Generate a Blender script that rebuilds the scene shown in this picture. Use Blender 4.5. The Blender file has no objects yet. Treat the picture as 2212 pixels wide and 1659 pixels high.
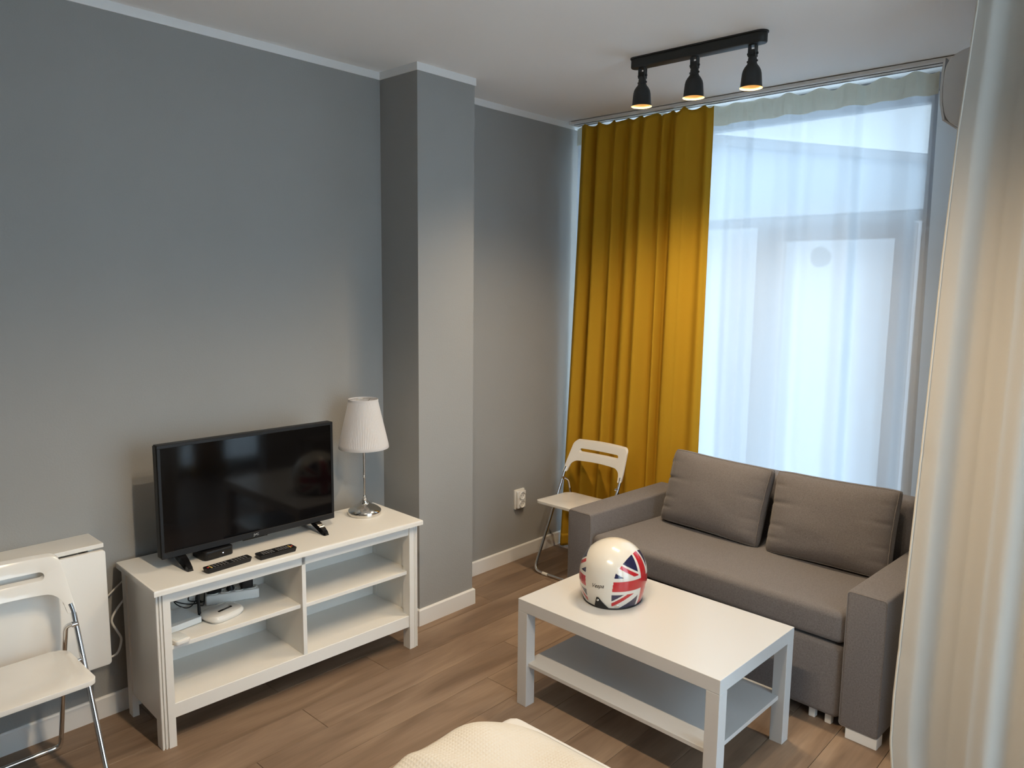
import bpy, bmesh, math, random
from mathutils import Vector, Matrix, noise
PI = math.pi
rnd = random.Random(7)
C = bpy.context.scene.collection
scene = bpy.context.scene

# ------------------------------------------------------------------ camera
W_PX, H_PX, F_PX = 2212, 1659, 1629.85
cam_d = bpy.data.cameras.new('camera'); cam = bpy.data.objects.new('camera', cam_d); C.objects.link(cam)
cam_d.sensor_fit = 'HORIZONTAL'; cam_d.sensor_width = 36.0; cam_d.lens = 36.0 * F_PX / W_PX
cam_d.clip_start = 0.02; cam_d.clip_end = 300
yaw, pitch, roll = 0.7435, 0.1306, 0.0117
fw = Vector((math.cos(yaw)*math.cos(pitch), math.sin(yaw)*math.cos(pitch), -math.sin(pitch)))
rt = fw.cross(Vector((0, 0, 1))).normalized(); up = rt.cross(fw)
rt2 = rt*math.cos(roll) + up*math.sin(roll); up2 = -rt*math.sin(roll) + up*math.cos(roll)
mw = Matrix((rt2, up2, -fw)).transposed().to_4x4(); mw.translation = Vector((-0.7548, -3.0481, 1.7026))
cam.matrix_world = mw
scene.camera = cam

# ------------------------------------------------------------------ world, exposure, window portal
SKY = 3.25
LAMP_W = 23
LAMP_COL = (1.0, 0.78, 0.52)
world = bpy.data.worlds.new('overcast_sky'); scene.world = world; world.use_nodes = True
bgn = world.node_tree.nodes['Background']
bgn.inputs['Color'].default_value = (0.72, 0.87, 1.0, 1); bgn.inputs['Strength'].default_value = SKY
vs = scene.view_settings
vs.view_transform = 'Standard'; vs.look = 'None'; vs.gamma = 1.0; vs.use_curve_mapping = False
vs.exposure = 0.92
XW = 3.28            # inner face of the window wall
HC = 2.707           # ceiling height
pd = bpy.data.lights.new('window_portal', 'AREA'); pd.shape = 'RECTANGLE'; pd.size = 2.0; pd.size_y = 2.6
pd.cycles.is_portal = True
po = bpy.data.objects.new('window_portal', pd); C.objects.link(po)
po.location = (3.42, -1.03, 1.3); po.rotation_euler = (0, PI/2, 0)   # faces -x
pd2 = pd.copy(); pd2.size = 2.8; pd2.size_y = 2.5
po2 = bpy.data.objects.new('window_portal', pd2); C.objects.link(po2)
po2.location = (1.55, -4.08, 1.3); po2.rotation_euler = (-PI/2, 0, 0)   # faces +y

# ------------------------------------------------------------------ materials
def nodes_of(name):
    m = bpy.data.materials.new(name); m.use_nodes = True
    nt = m.node_tree; b = nt.nodes['Principled BSDF']
    return m, nt, b
def N(nt, t, **kw):
    n = nt.nodes.new(t)
    for k, v in kw.items():
        if k in n.inputs: n.inputs[k].default_value = v
        else: setattr(n, k, v)
    return n
def basic(name, col, rough=0.5, metal=0.0, spec=0.5, bump=0.0, bscale=200.0, var=0.0, vscale=8.0, coat=0.0, sheen=0.0):
    m, nt, b = nodes_of(name)
    b.inputs['Base Color'].default_value = (*col, 1); b.inputs['Roughness'].default_value = rough
    b.inputs['Metallic'].default_value = metal; b.inputs['Specular IOR Level'].default_value = spec
    b.inputs['Coat Weight'].default_value = coat; b.inputs['Coat Roughness'].default_value = 0.05
    b.inputs['Sheen Weight'].default_value = sheen
    tc = N(nt, 'ShaderNodeTexCoord')
    if bump:
        n = N(nt, 'ShaderNodeTexNoise'); n.inputs['Scale'].default_value = bscale; n.inputs['Detail'].default_value = 3
        nt.links.new(tc.outputs['Object'], n.inputs['Vector'])
        bp = N(nt, 'ShaderNodeBump'); bp.inputs['Strength'].default_value = bump; bp.inputs['Distance'].default_value = 0.002
        nt.links.new(n.outputs['Fac'], bp.inputs['Height']); nt.links.new(bp.outputs['Normal'], b.inputs['Normal'])
    if var:
        n = N(nt, 'ShaderNodeTexNoise'); n.inputs['Scale'].default_value = vscale
        nt.links.new(tc.outputs['Object'], n.inputs['Vector'])
        mx = N(nt, 'ShaderNodeMix', data_type='RGBA')
        mx.inputs[6].default_value = (*[c*(1-var) for c in col], 1); mx.inputs[7].default_value = (*[min(1, c*(1+var)) for c in col], 1)
        nt.links.new(n.outputs['Fac'], mx.inputs[0]); nt.links.new(mx.outputs[2], b.inputs['Base Color'])
    return m
def emis(name, col, s):
    m, nt, b = nodes_of(name)
    b.inputs['Base Color'].default_value = (0, 0, 0, 1)
    b.inputs['Emission Color'].default_value = (*col, 1); b.inputs['Emission Strength'].default_value = s
    return m

M = {}
M['wall'] = basic('grey_wall_paint', (0.33, 0.33, 0.32), 0.85, spec=0.2, bump=0.35, bscale=140, var=0.03, vscale=3)
M['ceil'] = basic('white_ceiling_paint', (0.92, 0.915, 0.905), 0.9, spec=0.1, bump=0.12, bscale=120)
M['trim'] = basic('white_trim', (0.80, 0.80, 0.79), 0.45, bump=0.03)
M['lacq'] = basic('white_stained_wood', (0.80, 0.785, 0.745), 0.42, bump=0.05, bscale=90)
M['table'] = basic('white_foil', (0.57, 0.567, 0.56), 0.26)
M['plast'] = basic('white_gloss_plastic', (0.80, 0.785, 0.75), 0.12, coat=0.2)
M['plastm'] = basic('white_plastic', (0.78, 0.77, 0.74), 0.4)
M['plastb'] = basic('bluish_white_plastic', (0.72, 0.76, 0.78), 0.4)
M['chrome'] = basic('chrome', (0.75, 0.75, 0.76), 0.09, metal=1.0)
M['nickel'] = basic('polished_nickel', (0.80, 0.77, 0.72), 0.12, metal=1.0)
M['black'] = basic('black_plastic', (0.010, 0.010, 0.011), 0.45, spec=0.3)
M['blackgl'] = basic('black_gloss', (0.005, 0.005, 0.006), 0.08)
M['screen'] = basic('dark_screen', (0.002, 0.002, 0.0025), 0.07, spec=0.28)
M['logo'] = basic('silver_print', (0.6, 0.6, 0.6), 0.4)
M['darkgrey'] = basic('dark_grey_metal', (0.018, 0.021, 0.022), 0.5, bump=0.05)
M['brass'] = basic('pale_gold_inner', (0.75, 0.58, 0.30), 0.4)
M['bulb'] = emis('lit_bulb', (1.0, 0.60, 0.20), 1.7)
M['led'] = emis('small_led', (0.8, 0.9, 1.0), 3.0)
M['red'] = basic('red_button', (0.5, 0.02, 0.02), 0.4)
M['btn'] = basic('grey_button', (0.10, 0.10, 0.105), 0.5)
M['gold'] = basic('gold_key', (0.55, 0.40, 0.12), 0.4)
M['dark'] = basic('dark_void', (0.01, 0.01, 0.01), 0.8)
M['acgrey'] = basic('ac_white_plastic', (0.50, 0.485, 0.47), 0.45)
M['pvc'] = basic('white_window_frame', (0.80, 0.80, 0.80), 0.35)
M['extwall'] = basic('pale_render', (0.55, 0.58, 0.62), 0.9, var=0.08)
M['extroof'] = basic('grey_roof', (0.34, 0.33, 0.33), 0.9)
M['extwin'] = basic('dark_window_pane', (0.10, 0.12, 0.14), 0.15)
M['snow'] = basic('pale_ground', (0.62, 0.64, 0.66), 0.95, var=0.08, vscale=0.3)
M['leaf'] = basic('dark_foliage', (0.07, 0.09, 0.06), 0.9, var=0.4, vscale=6)
M['cable'] = basic('white_cable', (0.74, 0.73, 0.70), 0.45)
M['cableb'] = basic('black_cable', (0.012, 0.012, 0.012), 0.5)

def fabric(name, c1, c2, scale=900.0, rough=0.9, bump=0.35, big=0.08):
    m, nt, b = nodes_of(name)
    b.inputs['Roughness'].default_value = rough; b.inputs['Specular IOR Level'].default_value = 0.2
    b.inputs['Sheen Weight'].default_value = 0.15
    tc = N(nt, 'ShaderNodeTexCoord')
    facs = []
    for ax in range(3):
        mp = N(nt, 'ShaderNodeMapping'); s = [scale*0.16]*3; s[ax] = scale
        mp.inputs['Scale'].default_value = s
        nt.links.new(tc.outputs['Object'], mp.inputs['Vector'])
        n = N(nt, 'ShaderNodeTexNoise'); n.inputs['Scale'].default_value = 1.0; n.inputs['Detail'].default_value = 1.0
        nt.links.new(mp.outputs['Vector'], n.inputs['Vector']); facs.append(n.outputs['Fac'])
    a = N(nt, 'ShaderNodeMath', operation='ADD'); nt.links.new(facs[0], a.inputs[0]); nt.links.new(facs[1], a.inputs[1])
    a2 = N(nt, 'ShaderNodeMath', operation='ADD'); nt.links.new(a.outputs[0], a2.inputs[0]); nt.links.new(facs[2], a2.inputs[1])
    mr = N(nt, 'ShaderNodeMapRange'); mr.inputs['From Min'].default_value = 1.15; mr.inputs['From Max'].default_value = 1.85
    nt.links.new(a2.outputs[0], mr.inputs['Value'])
    mx = N(nt, 'ShaderNodeMix', data_type='RGBA')
    mx.inputs[6].default_value = (*c1, 1); mx.inputs[7].default_value = (*c2, 1)
    nt.links.new(mr.outputs['Result'], mx.inputs[0]); nt.links.new(mx.outputs[2], b.inputs['Base Color'])
    bp = N(nt, 'ShaderNodeBump'); bp.inputs['Strength'].default_value = bump; bp.inputs['Distance'].default_value = 0.001
    nt.links.new(mr.outputs['Result'], bp.inputs['Height']); nt.links.new(bp.outputs['Normal'], b.inputs['Normal'])
    return m
M['sofa'] = fabric('taupe_woven_fabric', (0.132, 0.118, 0.114), (0.196, 0.179, 0.174), 1100, bump=0.25)
M['seam'] = fabric('taupe_seam', (0.15, 0.13, 0.118), (0.22, 0.195, 0.18), 1100)

def cloth(name, col, transl, transp=0.0, bump=0.25, scale=600.0, waffle=False, tcol=None):
    m, nt, b = nodes_of(name)
    b.inputs['Base Color'].default_value = (*col, 1); b.inputs['Roughness'].default_value = 0.85
    b.inputs['Specular IOR Level'].default_value = 0.15
    out = nt.nodes['Material Output']
    tc = N(nt, 'ShaderNodeTexCoord')
    if waffle:
        w1 = N(nt, 'ShaderNodeTexWave', wave_type='BANDS', bands_direction='X'); w1.inputs['Scale'].default_value = 32
        w2 = N(nt, 'ShaderNodeTexWave', wave_type='BANDS', bands_direction='Y'); w2.inputs['Scale'].default_value = 32
        for w in (w1, w2): nt.links.new(tc.outputs['Object'], w.inputs['Vector'])
        h = N(nt, 'ShaderNodeMath', operation='MAXIMUM'); nt.links.new(w1.outputs['Fac'], h.inputs[0]); nt.links.new(w2.outputs['Fac'], h.inputs[1])
        hs = h.outputs[0]
    else:
        n = N(nt, 'ShaderNodeTexNoise'); n.inputs['Scale'].default_value = scale; n.inputs['Detail'].default_value = 2
        nt.links.new(tc.outputs['Object'], n.inputs['Vector']); hs = n.outputs['Fac']
    bp = N(nt, 'ShaderNodeBump'); bp.inputs['Strength'].default_value = bump; bp.inputs['Distance'].default_value = 0.002
    nt.links.new(hs, bp.inputs['Height']); nt.links.new(bp.outputs['Normal'], b.inputs['Normal'])
    cur = b.outputs['BSDF']
    if transl:
        t = N(nt, 'ShaderNodeBsdfTranslucent'); t.inputs['Color'].default_value = (*(tcol or col), 1)
        mx = N(nt, 'ShaderNodeMixShader'); mx.inputs['Fac'].default_value = transl
        nt.links.new(cur, mx.inputs[1]); nt.links.new(t.outputs[0], mx.inputs[2]); cur = mx.outputs[0]
    if transp:
        t = N(nt, 'ShaderNodeBsdfTransparent'); t.inputs['Color'].default_value = (1, 1, 1, 1)
        mx = N(nt, 'ShaderNodeMixShader'); mx.inputs['Fac'].default_value = transp
        nt.links.new(cur, mx.inputs[1]); nt.links.new(t.outputs[0], mx.inputs[2]); cur = mx.outputs[0]
    nt.links.new(cur, out.inputs['Surface'])
    return m
M['mustard'] = cloth('mustard_curtain_cloth', (0.64, 0.375, 0.030), 0.18, 0.0, 0.2, 500, tcol=(0.68, 0.41, 0.035))
M['sheer'] = cloth('white_sheer_cloth', (0.66, 0.68, 0.70), 0.58, 0.088, 0.1, 800, tcol=(0.46, 0.51, 0.57))
M['tape'] = cloth('cream_heading_tape', (0.86, 0.82, 0.66), 0.50, 0.08, 0.3, 300, tcol=(0.86, 0.82, 0.66))
M['divider'] = cloth('cream_divider_cloth', (0.58, 0.555, 0.51), 0.22, 0.0, 0.15, 700)
M['hem'] = cloth('cream_hem', (0.62, 0.585, 0.52), 0.05, 0.0, 0.15, 700)
M['duvet'] = cloth('cream_waffle_cover', (0.47, 0.45, 0.415), 0.0, 0.0, 0.5, waffle=True)
M['sheet'] = cloth('white_sheet_cloth', (0.50, 0.495, 0.49), 0.0, 0.0, 0.15, 400)
M['shade'] = cloth('white_pleated_shade', (0.82, 0.80, 0.80), 0.3, 0.0, 0.1, 500)

def glass():
    m, nt, b = nodes_of('window_glass')
    out = nt.nodes['Material Output']; nt.nodes.remove(b)
    t = N(nt, 'ShaderNodeBsdfTransparent'); t.inputs['Color'].default_value = (0.93, 0.96, 0.97, 1)
    g = N(nt, 'ShaderNodeBsdfGlossy'); g.inputs['Roughness'].default_value = 0.02
    mx = N(nt, 'ShaderNodeMixShader'); mx.inputs['Fac'].default_value = 0.06
    nt.links.new(t.outputs[0], mx.inputs[1]); nt.links.new(g.outputs[0], mx.inputs[2]); nt.links.new(mx.outputs[0], out.inputs['Surface'])
    return m
M['glass'] = glass()

def wood_floor():
    m, nt, b = nodes_of('oak_laminate')
    b.inputs['Roughness'].default_value = 0.48; b.inputs['Specular IOR Level'].default_value = 0.35
    tc = N(nt, 'ShaderNodeTexCoord'); oi = N(nt, 'ShaderNodeObjectInfo')
    cx = N(nt, 'ShaderNodeCombineXYZ'); mu = N(nt, 'ShaderNodeMath', operation='MULTIPLY'); mu.inputs[1].default_value = 37.0
    nt.links.new(oi.outputs['Random'], mu.inputs[0]); nt.links.new(mu.outputs[0], cx.inputs['X']); nt.links.new(mu.outputs[0], cx.inputs['Y'])
    ad = N(nt, 'ShaderNodeVectorMath', operation='ADD'); nt.links.new(tc.outputs['Object'], ad.inputs[0]); nt.links.new(cx.outputs[0], ad.inputs[1])
    def tex(sx, sy, detail, dist):
        mp = N(nt, 'ShaderNodeMapping'); mp.inputs['Scale'].default_value = (sx, sy, 1)
        nt.links.new(ad.outputs[0], mp.inputs['Vector'])
        n = N(nt, 'ShaderNodeTexNoise'); n.inputs['Scale'].default_value = 1; n.inputs['Detail'].default_value = detail; n.inputs['Distortion'].default_value = dist
        nt.links.new(mp.outputs['Vector'], n.inputs['Vector']); return n.outputs['Fac']
    big = tex(1.6, 9, 3, 0.8); fine = tex(5, 90, 4, 0.3)
    cr = N(nt, 'ShaderNodeValToRGB')
    e = cr.color_ramp.elements; e[0].position = 0.30; e[0].color = (0.185, 0.122, 0.080, 1); e[1].position = 0.70; e[1].color = (0.320, 0.225, 0.155, 1)
    nt.links.new(big, cr.inputs['Fac'])
    hs = N(nt, 'ShaderNodeHueSaturation'); nt.links.new(cr.outputs['Color'], hs.inputs['Color'])
    mr = N(nt, 'ShaderNodeMapRange'); mr.inputs['To Min'].default_value = 0.82; mr.inputs['To Max'].default_value = 1.12
    nt.links.new(fine, mr.inputs['Value'])
    mr2 = N(nt, 'ShaderNodeMapRange'); mr2.inputs['To Min'].default_value = 0.92; mr2.inputs['To Max'].default_value = 1.08
    nt.links.new(oi.outputs['Random'], mr2.inputs['Value'])
    mm = N(nt, 'ShaderNodeMath', operation='MULTIPLY'); nt.links.new(mr.outputs[0], mm.inputs[0]); nt.links.new(mr2.outputs[0], mm.inputs[1])
    nt.links.new(mm.outputs[0], hs.inputs['Value']); nt.links.new(hs.outputs['Color'], b.inputs['Base Color'])
    bp = N(nt, 'ShaderNodeBump'); bp.inputs['Strength'].default_value = 0.12; bp.inputs['Distance'].default_value = 0.001
    nt.links.new(fine, bp.inputs['Height']); nt.links.new(bp.outputs['Normal'], b.inputs['Normal'])
    return m
M['floor'] = wood_floor()

def helmet_mat():
    m, nt, b = nodes_of('helmet_gloss_print')
    a = N(nt, 'ShaderNodeVertexColor'); a.layer_name = 'print'
    nt.links.new(a.outputs['Color'], b.inputs['Base Color'])
    b.inputs['Roughness'].default_value = 0.16; b.inputs['Coat Weight'].default_value = 0.45; b.inputs['Coat Roughness'].default_value = 0.03
    return m
M['helmet'] = helmet_mat()

# ------------------------------------------------------------------ geometry helpers: a geo is (verts, faces)
def box(x0, x1, y0, y1, z0, z1, bev=0.0, seg=2):
    bm = bmesh.new(); bmesh.ops.create_cube(bm, size=1)
    for v in bm.verts:
        v.co = Vector(((x0+x1)/2 + v.co.x*(x1-x0), (y0+y1)/2 + v.co.y*(y1-y0), (z0+z1)/2 + v.co.z*(z1-z0)))
    if bev: bmesh.ops.bevel(bm, geom=list(bm.edges), offset=bev, segments=seg, affect='EDGES', profile=0.5, clamp_overlap=True)
    return from_bm(bm)
def from_bm(bm):
    bm.verts.index_update()
    g = ([v.co.copy() for v in bm.verts], [[v.index for v in f.verts] for f in bm.faces]); bm.free(); return g
def join(*gs):
    V, F = [], []
    for v, f in gs:
        o = len(V); V += list(v); F += [[i+o for i in q] for q in f]
    return (V, F)
def xf(g, loc=(0, 0, 0), rz=0.0, rx=0.0, ry=0.0):
    m = Matrix.Translation(loc) @ Matrix.Rotation(rz, 4, 'Z') @ Matrix.Rotation(ry, 4, 'Y') @ Matrix.Rotation(rx, 4, 'X')
    return ([m @ Vector(v) for v in g[0]], g[1])
def extrude_poly(pts, z0, z1, bev=0.0):
    n = len(pts); V = [Vector((p[0], p[1], z0)) for p in pts] + [Vector((p[0], p[1], z1)) for p in pts]
    F = [list(range(n))[::-1], list(range(n, 2*n))] + [[i, (i+1) % n, n+(i+1) % n, n+i] for i in range(n)]
    if bev:
        bm = to_bm((V, F))
        ed = [e for e in bm.edges if abs(e.verts[0].co.z-e.verts[1].co.z) < 1e-6]
        bmesh.ops.bevel(bm, geom=ed, offset=bev, segments=3, affect='EDGES', profile=0.5, clamp_overlap=True)
        return from_bm(bm)
    return (V, F)
def to_bm(g):
    bm = bmesh.new(); vs = [bm.verts.new(v) for v in g[0]]
    for f in g[1]:
        try: bm.faces.new([vs[i] for i in f])
        except ValueError: pass
    bmesh.ops.recalc_face_normals(bm, faces=bm.faces); return bm
def lathe(prof, n=48, cx=0, cy=0, wob=None):
    V, F = [], []
    for r, z in prof:
        for i in range(n):
            a = 2*PI*i/n; rr = r*(wob(a, z) if wob else 1)
            V.append(Vector((cx+rr*math.cos(a), cy+rr*math.sin(a), z)))
    for j in range(len(prof)-1):
        for i in range(n):
            F.append([j*n+i, j*n+(i+1) % n, (j+1)*n+(i+1) % n, (j+1)*n+i])
    return (V, F)
def catmull(pts, k=8, closed=False):
    P = [Vector(p) for p in pts]; n = len(P); out = []
    rng = range(n) if closed else range(n-1)
    for i in rng:
        p0 = P[(i-1) % n] if (closed or i > 0) else P[0]; p1 = P[i]; p2 = P[(i+1) % n]
        p3 = P[(i+2) % n] if (closed or i+2 < n) else P[-1]
        for j in range(k):
            t = j/k
            out.append(0.5*((2*p1)+(p2-p0)*t+(2*p0-5*p1+4*p2-p3)*t*t+(3*p1-p0-3*p2+p3)*t**3))
    if not closed: out.append(P[-1])
    return out
def tube(path, r, n=12, closed=False):
    P = [Vector(p) for p in path]; V, F = [], []
    m = len(P)
    def tan(i):
        if closed: return (P[(i+1) % m]-P[(i-1) % m]).normalized()
        return (P[min(i+1, m-1)]-P[max(i-1, 0)]).normalized()
    t = tan(0); nrm = t.orthogonal().normalized()
    for i in range(m):
        t2 = tan(i); q = t.rotation_difference(t2); nrm = (q @ nrm).normalized(); t = t2
        nrm = (nrm - t*nrm.dot(t)).normalized(); bn = t.cross(nrm)
        rr = r[i] if isinstance(r, (list, tuple)) else r
        for k in range(n):
            a = 2*PI*k/n; V.append(P[i]+rr*(math.cos(a)*nrm+math.sin(a)*bn))
    for i in range(m if closed else m-1):
        for k in range(n):
            F.append([i*n+k, i*n+(k+1) % n, ((i+1) % m)*n+(k+1) % n, ((i+1) % m)*n+k])
    if not closed: F += [list(range(n))[::-1], [(m-1)*n+k for k in range(n)]]
    return (V, F)
def fillet(pts, r, k=6):
    P = [Vector(p) for p in pts]; out = [P[0]]
    for i in range(1, len(P)-1):
        a, b, c = P[i-1], P[i], P[i+1]; d1 = (a-b); d2 = (c-b)
        rr = min(r, d1.length*0.49, d2.length*0.49); s = b+d1.normalized()*rr; e = b+d2.normalized()*rr
        for j in range(k+1):
            t = j/k; out.append((1-t)**2*s+2*t*(1-t)*b+t*t*e)
    out.append(P[-1]); return out
def rrect(w, h, r, n=6, cx=0, cy=0):
    pts = []
    for sx, sy, a0 in ((1, 1, 0), (-1, 1, PI/2), (-1, -1, PI), (1, -1, 1.5*PI)):
        for i in range(n+1):
            a = a0+PI/2*i/n
            pts.append((cx+sx*(w/2-r)+r*math.cos(a), cy+sy*(h/2-r)+r*math.sin(a)))
    return pts
def grid(nu, nv, fn):
    V = [Vector(fn(i/nu, j/nv)) for j in range(nv+1) for i in range(nu+1)]
    F = [[j*(nu+1)+i, j*(nu+1)+i+1, (j+1)*(nu+1)+i+1, (j+1)*(nu+1)+i] for j in range(nv) for i in range(nu)]
    return (V, F)

# ------------------------------------------------------------------ object helpers
def obj(name, g, mat, parent=None, smooth=0.0, fix=True, loc=None, rz=0.0, thick=0.0):
    me = bpy.data.meshes.new(name)
    me.from_pydata([tuple(v) for v in g[0]], [], g[1])
    if fix:
        bm = bmesh.new(); bm.from_mesh(me); bmesh.ops.recalc_face_normals(bm, faces=bm.faces); bm.to_mesh(me); bm.free()
    me.materials.append(M[mat] if isinstance(mat, str) else mat)
    if smooth:
        me.polygons.foreach_set('use_smooth', [True]*len(me.polygons)); me.set_sharp_from_angle(angle=math.radians(smooth))
    o = bpy.data.objects.new(name, me); C.objects.link(o)
    if parent: o.parent = parent
    if loc: o.location = loc
    if rz: o.rotation_euler = (0, 0, rz)
    if thick:
        s = o.modifiers.new('thickness', 'SOLIDIFY'); s.thickness = thick; s.offset = 0
    return o
def tag(o, label, cat, group=None):
    o['label'] = label; o['category'] = cat
    if group: o['group'] = group
    return o
def thing(name, label, cat, loc=(0, 0, 0), rz=0.0, group=None):
    o = bpy.data.objects.new(name, None); C.objects.link(o); o.empty_display_size = 0.05
    o.location = loc; o.rotation_euler = (0, 0, rz)
    return tag(o, label, cat, group)
def struct(o):
    o['kind'] = 'structure'; return o
def structE(name):
    o = bpy.data.objects.new(name, None); C.objects.link(o); o.empty_display_size = 0.05
    return struct(o)
def copy_tree(o, parent=None):
    c = o.copy(); C.objects.link(c); c.parent = parent
    for ch in list(o.children): copy_tree(ch, c)
    return c
def text_geo(body, size, shear=0.0, extrude=0.0005):
    cu = bpy.data.curves.new('lettering', 'FONT'); cu.body = body; cu.size = size; cu.shear = shear
    cu.extrude = extrude; cu.align_x = 'CENTER'; cu.align_y = 'CENTER'; cu.resolution_u = 3
    o = bpy.data.objects.new('lettering_tmp', cu); C.objects.link(o)
    dg = bpy.context.evaluated_depsgraph_get(); me = o.evaluated_get(dg).to_mesh()
    g = ([v.co.copy() for v in me.vertices], [list(p.vertices) for p in me.polygons])
    o.to_mesh_clear(); bpy.data.objects.remove(o); bpy.data.curves.remove(cu)
    return g

# ================================================================== THE SETTING
XB, YR, YA = -2.2, -3.95, -2.53       # back wall, alcove wall behind the bed, wall carrying the air conditioner
CL, CR, CD = 1.594, 1.961, 0.277       # column
struct(obj('ceiling', box(XB-0.2, XW+0.2, YR-0.2, 0.2, HC, HC+0.15), 'ceil'))
struct(obj('wall_left', box(XB-0.2, XW+0.2, 0.0, 0.2, -0.05, HC), 'wall'))
struct(obj('wall_column', box(CL, CR, -CD, 0.0, -0.0, HC), 'wall'))
struct(obj('wall_back', box(XB-0.2, XB, YR, 0.0, -0.05, HC), 'wall'))
XS = 1.92                              # free end of the partition that carries the air conditioner
W2A, W2B = 0.15, 2.95                  # second window, behind the photographer's right
struct(obj('wall_alcove', join(box(XB-0.2, W2A, YR-0.2, YR, -0.05, HC), box(W2B, XW+0.2, YR-0.2, YR, -0.05, HC), box(W2A, W2B, YR-0.2, YR, 2.64, HC), box(W2A, W2B, YR-0.2, YR, -0.05, 0.05)), 'wall'))
struct(obj('wall_right', box(XS, XW, YA-0.12, YA, -0.05, HC), 'wall'))
WY0, WY1, WZ1 = -2.16, -0.06, 2.63     # window opening
struct(obj('wall_window', join(box(XW, XW+0.2, YR-0.2, WY0, -0.05, HC), box(XW, XW+0.2, WY1, 0.0, -0.05, HC),
                               box(XW, XW+0.2, WY0, WY1, WZ1, HC)), 'wall'))
# crown trim strips (continuous mitred run) and skirting boards
def run(path, prof):
    """sweep a closed 2-D profile (offset from wall, z) along a polyline on the floor plan; the room lies to the right of travel"""
    P = [Vector((p[0], p[1])) for p in path]; n = len(P); V, F = [], []
    for i in range(n):
        d1 = (P[i]-P[i-1]).normalized() if i > 0 else (P[1]-P[0]).normalized()
        d2 = (P[i+1]-P[i]).normalized() if i < n-1 else d1
        n1 = Vector((d1.y, -d1.x)); n2 = Vector((d2.y, -d2.x)); b = (n1+n2); b = b/(b.dot(n1)) if b.length > 1e-6 else n1
        for o, z in prof: V.append(Vector((P[i].x+b.x*o, P[i].y+b.y*o, z)))
    k = len(prof)
    for i in range(n-1):
        for j in range(k): F.append([i*k+j, i*k+(j+1) % k, (i+1)*k+(j+1) % k, (i+1)*k+j])
    F += [list(range(k))[::-1], [(n-1)*k+j for j in range(k)]]
    return (V, F)
wallline = [(XB, 0), (CL, 0), (CL, -CD), (CR, -CD), (CR, 0), (XW, 0)]
crown = [(0, HC), (0, HC-0.035), (0.005, HC-0.035), (0.006, HC-0.033), (0.006, HC)]
struct(obj('trim_1', run(wallline, crown), 'trim', smooth=35))
skirt = [(0, 0), (0, 0.085), (0.007, 0.085), (0.012, 0.079), (0.013, 0)]
struct(obj('baseboard_left', run(wallline, skirt), 'trim'))
struct(obj('baseboard_right', run([(XW, YA), (XS, YA), (XS, YA-0.12), (XW, YA-0.12)], skirt), 'trim'))

# floor: laminate planks along x
floor = struct(obj('floor', box(XB, XW+0.2, YR, 0.0, -0.05, -0.009), 'dark'))
PW, GAP = 0.181, 0.0016
starts = {1: 0.774, 2: 0.476, 3: 1.465, 4: 1.128}
PL = 1.285
mesh_cache = {}
def plank(x0, x1, y0, y1):
    key = (round(x1-x0, 3), round(y1-y0, 3))
    if key not in mesh_cache:
        o = obj('plank', box(0, x1-x0-GAP, 0, y1-y0-GAP, -0.009, 0, 0.0008, 1), 'floor', floor)
        mesh_cache[key] = o.data
    else:
        o = bpy.data.objects.new('plank', mesh_cache[key]); C.objects.link(o); o.parent = floor
    o.location = (x0+GAP/2, y0+GAP/2, 0)
row = -1; ytop = -0.336+2*PW
while True:
    yt = -0.336+PW*(1-row) ; yb = yt-PW
    # row index: row 1 spans -0.155..-0.336, row 2 spans -0.336..-0.517 ...
    if yt < YR: break
    s = starts.get(row-1, None)
    if s is None: s = (0.774+row*0.437) % PL
    x = s-math.ceil((s-XB)/PL)*PL
    while x < XW+0.15:
        a, b = max(x, XB), min(x+PL, XW+0.15); ya, yb2 = max(yb, YR), min(yt, 0.0)
        if b-a > 0.02 and yb2-ya > 0.01: plank(a, b, ya, yb2)
        x += PL
    row += 1

# window: fixed light on the left, transom above, balcony door on the right
win = structE('window_1')
XF0, XF1 = 3.315, 3.375
def fr(name, y0, y1, z0, z1, parent, x0=XF0, x1=XF1, mat='pvc'): return obj(name, box(x0, x1, y0, y1, z0, z1, 0.004, 2), mat, parent)
fr('jamb', WY0, WY0+0.05, 0, WZ1, win); fr('side_panel', WY0+0.05, -1.985, 0, WZ1, win, 3.305, 3.36); fr('jamb', WY1-0.05, WY1, 0, WZ1, win)  # white side panel added to brighten the wall strip right of the sheer
fr('head', -1.985, WY1-0.05, WZ1-0.045, WZ1, win); fr('threshold', -1.985, WY1-0.05, 0.0, 0.05, win)
fr('transom_bar', -1.985, WY1-0.05, 2.035, 2.09, win)
fr('mullion', -1.21, -1.15, 0.05, 2.035, win);
obj('pane', box(3.343, 3.347, -1.985, WY1-0.05, 2.09, WZ1-0.045), 'glass', win)
obj('pane', box(3.343, 3.347, -1.15, WY1-0.05, 0.05, 2.035), 'glass', win)
struct(obj('wall_window_sill', box(XF1, XW+0.2, WY0, WY1, -0.05, 0.0), 'trim'))
door = structE('door_1')
M['sash'] = basic('shade_brown_sash', (0.34, 0.29, 0.25), 0.45)  # brown stands in for the shade the door frame casts on the sheer
dy0, dy1 = -1.955, -1.215
fr('stile', dy0, dy0+0.085, 0.055, 2.03, door, 3.30, 3.37, 'sash'); fr('stile', dy1-0.085, dy1, 0.055, 2.03, door, 3.30, 3.37, 'sash')
fr('rail', dy0+0.085, dy1-0.085, 1.955, 2.03, door, 3.30, 3.37, 'sash'); fr('rail', dy0+0.085, dy1-0.085, 0.055, 0.16, door, 3.30, 3.37, 'sash')
obj('pane', box(3.333, 3.337, dy0+0.085, dy1-0.085, 0.16, 1.955), 'glass', door)
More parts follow.
